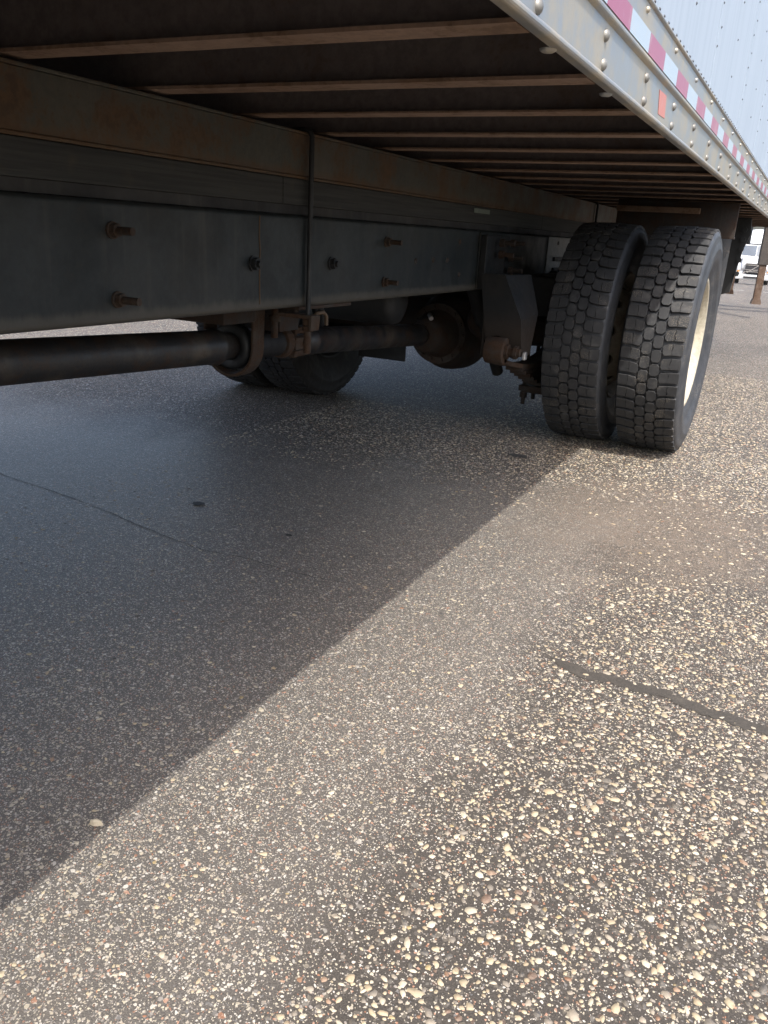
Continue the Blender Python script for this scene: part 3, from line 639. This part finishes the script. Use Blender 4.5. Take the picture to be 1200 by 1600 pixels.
for j in range(6):
    mb = TB(); h_ = 0.50-0.07*j; c_ = 4.23; zz = 0.350-0.021*j
    poly = [(c_-h_+2*h_*i/10, zz+0.05*((2*i/10-1)*h_)**2) for i in range(11)]
    mb.prism(poly+[(a, b+0.0185) for a, b in reversed(poly)], 0, -1.223+0.0, -1.142); mb.build('spring_leaf', 'darkrust', None, 0.002)
mb = TB(); mb.box(-1.265, -1.10, 4.10, 4.36, 0.205, 0.235)
mb.box(-1.255, -1.12, 4.12, 4.34, 0.195, 0.2045); mb.build('spring_plate', 'darkrust', None, 0.004)
for xx in (-1.245, -1.12):
    for yy in (4.14, 4.32):
        mb = TB(); mb.tube((xx, yy, 0.60), (xx, yy, 0.130), 0.011, None, 10); mb.tube((xx, yy, 0.1945), (xx, yy, 0.165), 0.020, None, 6); mb.build('spring_bolt', 'darkrust', None, 0.001)
mb = TB(); mb.prism([(2*CX+1.262-0.03, 0.85), (2*CX+1.262+0.12, 0.85), (2*CX+1.262+0.02, 0.45), (2*CX+1.262-0.03, 0.45)], 1, 3.46, 3.7); mb.build('spring_hanger', 'black', None, 0.004)
mb = TB(); mb.box(-2.36, -2.05, 4.34, 4.36, 0.235, 0.42); mb.build('shield_plate', 'black', None, 0.004)
mb = TB(); mb.box(-1.32, -1.08, 4.62, 5.3, 0.36, 0.80); mb.box(-1.30, -1.10, 4.0, 4.60, 0.60, 0.79); mb.build('spring_hanger', 'black', None, 0.01)
mb = TB(); mb.tube((-1.36, 4.02, 0.30), (-1.40, 3.62, 0.80), 0.030, None, 16); mb.tube((-1.385, 3.80, 0.57), (-1.40, 3.60, 0.82), 0.04, None, 16); mb.build('shock_absorber', 'black')

# ------------------------------------------------------------------ wheels
TR = 0.515; TW = 0.128
def tread_mesh():
    mb = MB(); n = 54; base = TR-0.016
    def crown(v): return TR-0.007*(abs(v)/TW)**2.2
    pitch = 2*math.pi/n
    def blk(poly):     # poly of (u in pitches, v in metres), u along the circumference
        k = len(poly); cu = sum(p[0] for p in poly)/k; cv = sum(p[1] for p in poly)/k; vs = []
        for lvl in range(3):
            for (u, v) in poly:
                sh = (1.0, 1.0, 0.96)[lvl]; uu = cu+(u-cu)*sh; vv = cv+(v-cv)*sh
                r = (base-0.004, crown(vv)-0.0012, crown(vv))[lvl]; th = uu*pitch
                vs.append((vv, r*math.cos(th), r*math.sin(th)))
        fs = [tuple(2*k+i for i in range(k))]
        for l in range(2):
            for i in range(k): fs.append((l*k+i, l*k+(i+1) % k, (l+1)*k+(i+1) % k, (l+1)*k+i))
        mb.add(vs, fs)
    rs = random.Random(4)
    for i in range(n):
        for s in (-1, 1):
            o = i+(0.0 if s > 0 else 0.5)
            j = rs.uniform(-0.06, 0.06); o += rs.uniform(-0.012, 0.012)
            # shoulder block and the angled block beside it, parted by a wavy sipe
            blk([(o+0.10, s*0.086), (o+0.10, s*0.1245), (o+0.16, s*0.1275), (o+0.80, s*0.1275), (o+0.88, s*0.1245), (o+0.88, s*0.084), (o+0.70, s*(0.0875+j*0.05)), (o+0.5, s*0.083), (o+0.28, s*0.0875)])
            blk([(o+0.10, s*0.0845), (o+0.20, s*0.052), (o+0.34, s*0.0455), (o+0.76, s*0.0455), (o+0.94, s*0.054), (o+0.88, s*0.0825), (o+0.70, s*0.0858), (o+0.5, s*0.0815), (o+0.28, s*0.0858)])
            # hexagonal centre blocks
            q = i+(0.55 if s > 0 else 0.05)
            blk([(q+0.06, s*0.011), (q+0.06, s*0.033), (q+0.20, s*0.0425), (q+0.76, s*0.0425), (q+0.92, s*0.033), (q+0.92, s*0.011), (q+0.76, s*0.0020), (q+0.20, s*0.0020)])
    return mb.mesh('tread')
def carcass_mesh():
    mb = MB(); half = [(0.098, 0.284), (0.104, 0.292), (0.106, 0.305), (0.118, 0.325), (0.1195, 0.330), (0.1275, 0.350), (0.1275, 0.354), (0.141, 0.372), (0.1475, 0.395), (0.148, 0.418), (0.1500, 0.421), (0.149, 0.427), (0.145, 0.446), (0.1405, 0.458), (0.1415, 0.462), (0.1375, 0.472), (0.139, 0.476), (0.133, 0.487), (0.1275, 0.497), (0.118, TR-0.016), (0.06, TR-0.0155)]
    prof = [(-x, r) for x, r in half] + [(x, r) for x, r in reversed(half)]
    mb.lathe(prof, (0, 0, 0), (1, 0, 0), 96); return mb.mesh('tyre')
def rim_mesh():
    """deep-dish disc wheel: dish open to +x, disc near -x with ten hand holes"""
    mb = MB()
    mb.lathe([(0.113, 0.283), (0.1165, 0.288), (0.1165, 0.297), (0.113, 0.300), (0.107, 0.298), (0.105, 0.287), (0.100, 0.280), (0.085, 0.274), (0.05, 0.262), (-0.06, 0.262), (-0.085, 0.274), (-0.100, 0.280), (-0.105, 0.287), (-0.107, 0.298), (-0.113, 0.300), (-0.1165, 0.297), (-0.1165, 0.288), (-0.113, 0.283), (-0.095, 0.272), (-0.06, 0.2555), (0.05, 0.2555), (0.09, 0.268)], (0, 0, 0), (1, 0, 0), 72, True, True)
    cone = [(-0.065, 0.2560), (-0.150, 0.195)]
    for k in range(10):
        a0 = 2*math.pi*k/10; a1 = 2*math.pi*(k+1)/10; outl = []; m = 6
        for i in range(m): outl.append((i/m, 0.0))
        for i in range(m): outl.append((1.0, i/m))
        for i in range(m): outl.append((1-i/m, 1.0))
        for i in range(m): outl.append((0.0, 1-i/m))
        hole = []
        for (u, t) in outl:
            a = math.atan2((t-0.5), (u-0.5)); hole.append((0.5+0.20*math.cos(a), 0.48+0.27*math.sin(a)))
        def P(u, t, inn=0.0):
            x = cone[0][0]+(cone[1][0]-cone[0][0])*t; r = cone[0][1]+(cone[1][1]-cone[0][1])*t; th = a0+(a1-a0)*u
            return (x-0.0+inn, (r-inn*0.5)*math.cos(th), (r-inn*0.5)*math.sin(th))
        n = len(outl)
        vs = [P(u, t) for u, t in outl]+[P(u, t) for u, t in hole]+[P(u, t, 0.010) for u, t in hole]+[P(u, t, 0.010) for u, t in outl]
        fs = []
        for i in range(n):
            j = (i+1) % n
            fs += [(i, j, n+j, n+i), (n+i, n+j, 2*n+j, 2*n+i), (2*n+i, 2*n+j, 3*n+j, 3*n+i)]
        mb.add(vs, fs, False)
    mb.lathe([(-0.150, 0.1955), (-0.158, 0.185), (-0.160, 0.11), (-0.150, 0.11), (-0.148, 0.18), (-0.140, 0.195)], (0, 0, 0), (1, 0, 0), 60, True, True)
    return mb.mesh('wheel')
tr_me, ca_me, ri_me = tread_mesh(), carcass_mesh(), rim_mesh()
tr_me.materials.append(M['tread']); ca_me.materials.append(M['tyre'])
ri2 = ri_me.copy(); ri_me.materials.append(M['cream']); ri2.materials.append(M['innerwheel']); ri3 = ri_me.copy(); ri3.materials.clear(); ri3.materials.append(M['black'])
ca_shaded = ca_me.copy(); ca_shaded.materials.clear(); ca_shaded.materials.append(M['darkrubber']); tr_shaded = tr_me.copy(); tr_shaded.materials.clear(); tr_shaded.materials.append(M['darkrubber'])  # far-side wheels: rim, tyre and tread copies darkened, shade put into their colour
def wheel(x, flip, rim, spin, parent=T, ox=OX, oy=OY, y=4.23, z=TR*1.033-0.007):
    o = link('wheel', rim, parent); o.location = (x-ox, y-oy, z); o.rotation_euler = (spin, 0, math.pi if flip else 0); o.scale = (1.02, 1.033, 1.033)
    link('tyre', ca_me if rim is not ri3 else ca_shaded, o); link('tread', tr_me if rim is not ri3 else tr_shaded, o); return o
WO, WI = -0.564, -0.917
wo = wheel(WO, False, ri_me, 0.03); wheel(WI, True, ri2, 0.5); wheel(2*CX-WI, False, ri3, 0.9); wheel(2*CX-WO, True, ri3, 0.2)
# hub and wheel nuts of the near wheel
mb = MB(); mb.lathe([(-0.16, 0.11), (-0.05, 0.10), (0.03, 0.085), (0.07, 0.08), (0.075, 0.001)], (0, 0, 0), (1, 0, 0), 32); mb.build('hub', 'darkrust', wo)
for i in range(10):
    a = 2*math.pi*(i+0.5)/10; mb = MB(); c_, s_ = 0.143*math.cos(a), 0.143*math.sin(a); mb.tube((-0.149, c_, s_), (-0.12, c_, s_), 0.019, None, 6); mb.tube((-0.12, c_, s_), (-0.105, c_, s_), 0.011, None, 10); mb.build('wheel_nut', 'rust', wo)
mb = TB(); mb.lathe([(-0.9, 0.20), (-0.72, 0.205), (-0.7, 0.1), (-0.7, 0.001)], (CX+1.6, 4.23, TR), (1, 0, 0), 40); mb.build('brake_drum', 'darkrust')
# panel behind the wheels, mud flap, rear arm and step bracket
mb = TB(); mb.box(-1.07, -0.425, 4.98, 4.992, 1.02, 1.203); mb.box(-1.07, -0.425, 4.993, 5.03, 1.02, 1.032); mb.build('flap_bracket', 'darkrust', None, 0.002)
mb = TB(); mb.box(-1.07, -0.62, 4.955, 4.979, 1.14, 1.17); mb.build('bracket_tube', 'beam', None, 0.003)
mb = TB(); nu = 8; vs = []
for j in range(11):
    for i in range(nu+1):
        u = i/nu; t = j/10; vs.append((-1.07+0.60*u-0.01*t, 5.40+0.03*math.sin(2.2*t)+0.012*math.sin(5*u+t*3), 1.16-0.52*t))
mb.add(vs, [(j*(nu+1)+i, j*(nu+1)+i+1, (j+1)*(nu+1)+i+1, (j+1)*(nu+1)+i) for j in range(10) for i in range(nu)], True)
o = mb.build('mud_flap', 'flap'); sm = o.modifiers.new('thick', 'SOLIDIFY'); sm.thickness = 0.009; 
mb = TB(); mb.box(-1.07, -0.46, 5.36, 5.39, 1.10, 1.20); mb.build('flap_hanger', 'darkrust', None, 0.003)
mb = TB(); mb.prism([(-0.66, 1.205), (-0.50, 1.205), (-0.485, 1.09), (-0.52, 0.98), (-0.545, 0.80), (-0.56, 0.66), (-0.66, 0.62), (-0.68, 0.95)], 1, 7.0, 7.05)
mb.box(-0.53, -0.49, 7.06, 7.2, 1.02, 1.15); arm = mb.build('rear_arm', 'black', None, 0.006)
for zz in (1.12, 1.05, 0.98, 0.90, 0.80):
    mb = TB(); mb.tube((-0.53, 6.99, zz), (-0.53, 6.97, zz), 0.02, None, 6); mb.build('bolt', 'black', arm)

# ------------------------------------------------------------------ skeletal trailer behind
u = Vector((0.976, 0.218, 0)); vp = Vector((-0.218, 0.976, 0)); FZ = 0.22
TL = empty('chassis_trailer', (-1.04, 15.55, 0), math.atan2(u.y, u.x)); tag(TL, 'grey skeletal trailer chassis with raised rusty landing legs behind the truck', 'trailer')
M['legtop'] = metal('leg_grey', (0.035, 0.031, 0.028), rust=(0.05, 0.03, 0.018), rust_amt=0.4, dust=(0.10, 0.08, 0.06), dust_amt=0.3, rough=0.7); M['legrust'] = metal('leg_rust', (0.085, 0.058, 0.042), rust=(0.085, 0.047, 0.027), rust_amt=0.55, dust=(0.13, 0.10, 0.075), dust_amt=0.4, rough=0.75)
for s in (-1, 1):
    b = s*1.445
    mb = MB(); mb.box(-0.075, 0.075, b-0.065, b+0.065, 0.80, 1.46); lg = mb.build('landing_leg', 'legtop', TL, 0.006)
    mb = MB(); mb.box(-0.05, 0.05, b-0.045, b+0.045, FZ+0.06, 0.80); mb.build('inner_tube', 'legrust', lg, 0.006)
    mb = MB(); mb.prism([(-0.068, FZ), (0.068, FZ), (0.068, FZ+0.03), (0.052, FZ+0.08), (-0.052, FZ+0.08), (-0.068, FZ+0.03)], 1, b-0.07, b+0.07); mb.build('foot', 'legrust', lg, 0.006)
    mb = MB(); mb.box(-0.10, 0.10, b-0.08, b+0.08, 1.35, 1.44); mb.tube((0.06, b-0.12, 1.40), (0.06, b-0.066, 1.40), 0.03, None, 12); mb.build('gearbox', 'legtop', lg, 0.008)
    mb = MB(); mb.prism([(-0.07+s*0.48, 1.43), (0.07+s*0.48, 1.43), (0.07+s*0.48, 1.445), (0.008+s*0.48, 1.45), (0.008+s*0.48, 1.68), (0.07+s*0.48, 1.685), (0.07+s*0.48, 1.70), (-0.07+s*0.48, 1.70), (-0.07+s*0.48, 1.685), (-0.008+s*0.48, 1.68), (-0.008+s*0.48, 1.45), (-0.07+s*0.48, 1.445)], 0, -2.6, 9.2); mb.build('chassis_beam', 'legtop', TL)
for xx in (-2.5, -1.2, 0.0, 2.0, 4.0, 6.5, 9.0):
    mb = MB(); mb.box(xx-0.05, xx+0.05, -1.44, 1.44, 1.462, 1.56); mb.build('chassis_tie', 'legtop', TL, 0.006)
mb = MB(); mb.tube((0, -1.35, 1.40), (0, 1.35, 1.40), 0.022, None, 10); mb.build('cross_shaft', 'legtop', TL)
for xx in (6.6, 7.9):
    mb = MB(); mb.tube((xx, -1.0, 0.51), (xx, 1.0, 0.51), 0.06, None, 14); mb.box(xx-0.08, xx+0.08, -0.53, -0.43, 0.56, 1.43); mb.box(xx-0.08, xx+0.08, 0.43, 0.53, 0.56, 1.43); mb.build('axle', 'legtop', TL)
    for yy, fl_ in ((-1.12, True), (1.12, False), (-0.76, False), (0.76, True)):
        o = link('wheel', ri2, TL); o.location = (xx, yy, TR-0.004); o.rotation_euler = (0, 0, math.pi/2 + (math.pi if fl_ else 0))
        link('tyre', ca_me, o); link('tread', tr_me, o)

# ------------------------------------------------------------------ white semi tractor far behind
SZ = ground_z(68)
S = empty('semi_tractor', (-4.05, 68.0, SZ), R(4)); tag(S, 'white semi truck parked facing the camera far behind the landing legs', 'truck')
W = 1.18
mb = MB(); mb.prism([(0.9, 0.9), (0.45, 1.05), (0.35, 1.55), (0.75, 1.80), (2.3, 2.02), (2.3, 0.9)], 0, -W*0.72, W*0.72); mb.build('hood', 'truckwhite', S, 0.12)
for s in (-1, 1):
    a, b = sorted((s*W*0.60, s*W*1.03)); mb = MB(); mb.prism([(0.55, 0.75), (0.62, 1.25), (0.95, 1.48), (1.8, 1.45), (2.2, 1.2), (2.2, 0.8), (1.9, 1.05), (1.4, 1.15), (0.95, 0.95), (0.9, 0.75)], 0, a, b); mb.build('fender', 'truckwhite', S, 0.06)
    a, b = sorted((s*W*0.74, s*W*0.98)); mb = MB(); mb.box(a, b, 0.50, 0.70, 0.98, 1.22); mb.build('headlight', 'lamp', S, 0.05)
    a, b = sorted((s*W*0.80, s*W*0.96)); mb = MB(); mb.box(a, b, 0.475, 0.52, 0.88, 0.95); mb.build('marker_lamp', 'amber', S, 0.01)
    a, b = sorted((s*(W+0.10), s*(W+0.30))); mb = MB(); mb.box(a, b, 1.9, 2.0, 1.75, 2.45); mb.build('mirror', 'truckwhite', S, 0.04)
    mb = MB(); mb.tube((s*(W-0.02), 2.4, 1.9), (s*(W+0.15), 1.95, 1.9), 0.02); mb.tube((s*(W-0.02), 2.4, 2.35), (s*(W+0.15), 1.95, 2.35), 0.02); mb.build('mirror_arm', 'grille', S)
    o = link('wheel', ri_me, S); o.location = (s*(W-0.16), 1.42, TR-0.004); o.rotation_euler = (0, 0, 0 if s > 0 else math.pi); link('tyre', ca_me, o)
    mb = MB(); mb.tube((s*(W-0.02), 4.5, 1.0), (s*(W-0.02), 4.5, 3.9), 0.09); mb.build('exhaust_stack', 'chrome', S)
    for yy in (5.6, 6.9):
        o = link('wheel', ri_me, S); o.location = (s*(W-0.14), yy, TR-0.004); o.rotation_euler = (0, 0, 0 if s > 0 else math.pi); link('tyre', ca_me, o)
mb = MB(); mb.prism([(2.25, 0.9), (2.25, 2.02), (2.75, 2.85), (3.1, 2.95), (4.4, 2.95), (4.4, 0.9)], 0, -W*0.98, W*0.98); cab = mb.build('cab', 'truckwhite', S, 0.08)
for s in (-1, 1):
    vs = [(s*0.03, 2.25, 2.06), (s*W*0.86, 2.29, 2.06), (s*W*0.80, 2.72, 2.78), (s*0.03, 2.69, 2.78)]; vs = [(x, y-0.03, z) for x, y, z in vs]+[(x, y+0.03, z) for x, y, z in vs]
    mb = MB(); mb.add(vs, [(0, 1, 2, 3), (4, 5, 6, 7), (0, 1, 5, 4), (1, 2, 6, 5), (2, 3, 7, 6), (3, 0, 4, 7)]); mb.build('windshield', 'glass', cab)
mb = MB(); vs = []; n_ = 12
for i in range(n_+1):
    t = i/n_; 
    for k in range(13):
        a = math.pi*k/12; ww = W*(0.80+0.16*math.sin(t*math.pi/2)); hh = 0.25+0.85*math.sin(t*math.pi/2)
        vs.append((-ww*math.cos(a)*(1 if abs(math.cos(a)) < 0.7 else 1), 2.72+1.7*t, 2.92+hh*math.sin(a)**0.5))
mb.add(vs, [(i*13+k, i*13+k+1, (i+1)*13+k+1, (i+1)*13+k) for i in range(n_) for k in range(12)]+[tuple(range(13)), tuple(n_*13+k for k in range(13))], True); mb.build('roof_fairing', 'truckwhite', S)
mb = MB(); mb.prism([(0.35, 0.35), (0.30, 0.62), (0.42, 0.74), (0.9, 0.74), (0.9, 0.35)], 0, -W, W); bp = mb.build('bumper', 'truckwhite', S, 0.05)
mb = MB(); mb.box(-W*0.52, W*0.52, 0.285, 0.33, 0.44, 0.58); mb.build('bumper_intake', 'grille', bp, 0.02)
mb = MB(); mb.box(-W*0.50, W*0.50, 0.30, 0.46, 0.80, 1.52); gr = mb.build('grille', 'grille', S, 0.03)
for zz in (0.90, 1.02, 1.36, 1.46):
    mb = MB(); mb.box(-W*0.52, W*0.52, 0.27, 0.298, zz, zz+0.05); mb.build('grille_bar', 'chrome', gr)
mb = MB(); mb.add([(-0.48, 0.285, 0.85), (-0.38, 0.285, 0.85), (0.50, 0.285, 1.48), (0.40, 0.285, 1.48), (-0.48, 0.265, 0.85), (-0.38, 0.265, 0.85), (0.50, 0.265, 1.48), (0.40, 0.265, 1.48)], [(0, 1, 2, 3), (4, 5, 6, 7), (0, 1, 5, 4), (1, 2, 6, 5), (2, 3, 7, 6), (3, 0, 4, 7)]); mb.build('grille_bar', 'chrome', gr)
mb = MB(); mb.box(-0.45, 0.45, 0.9, 7.6, 0.62, 0.85); mb.build('chassis', 'grille', S)
# painted bay line on the far pavement
M['paint'] = plain('white_line_paint', (0.75, 0.74, 0.70), 0.7, 0, 0.3, 5)
for k in range(4):
    mb = MB(); x = -2.6+1.4*k; mb.add([(x, 26.0, ground_z(26)+0.004), (x+0.9, 26.0, ground_z(26)+0.004), (x+0.9, 26.3, ground_z(26.3)+0.004), (x, 26.3, ground_z(26.3)+0.004)], [(0, 1, 2, 3)]); mb.build('line_marking', 'paint', pavement)
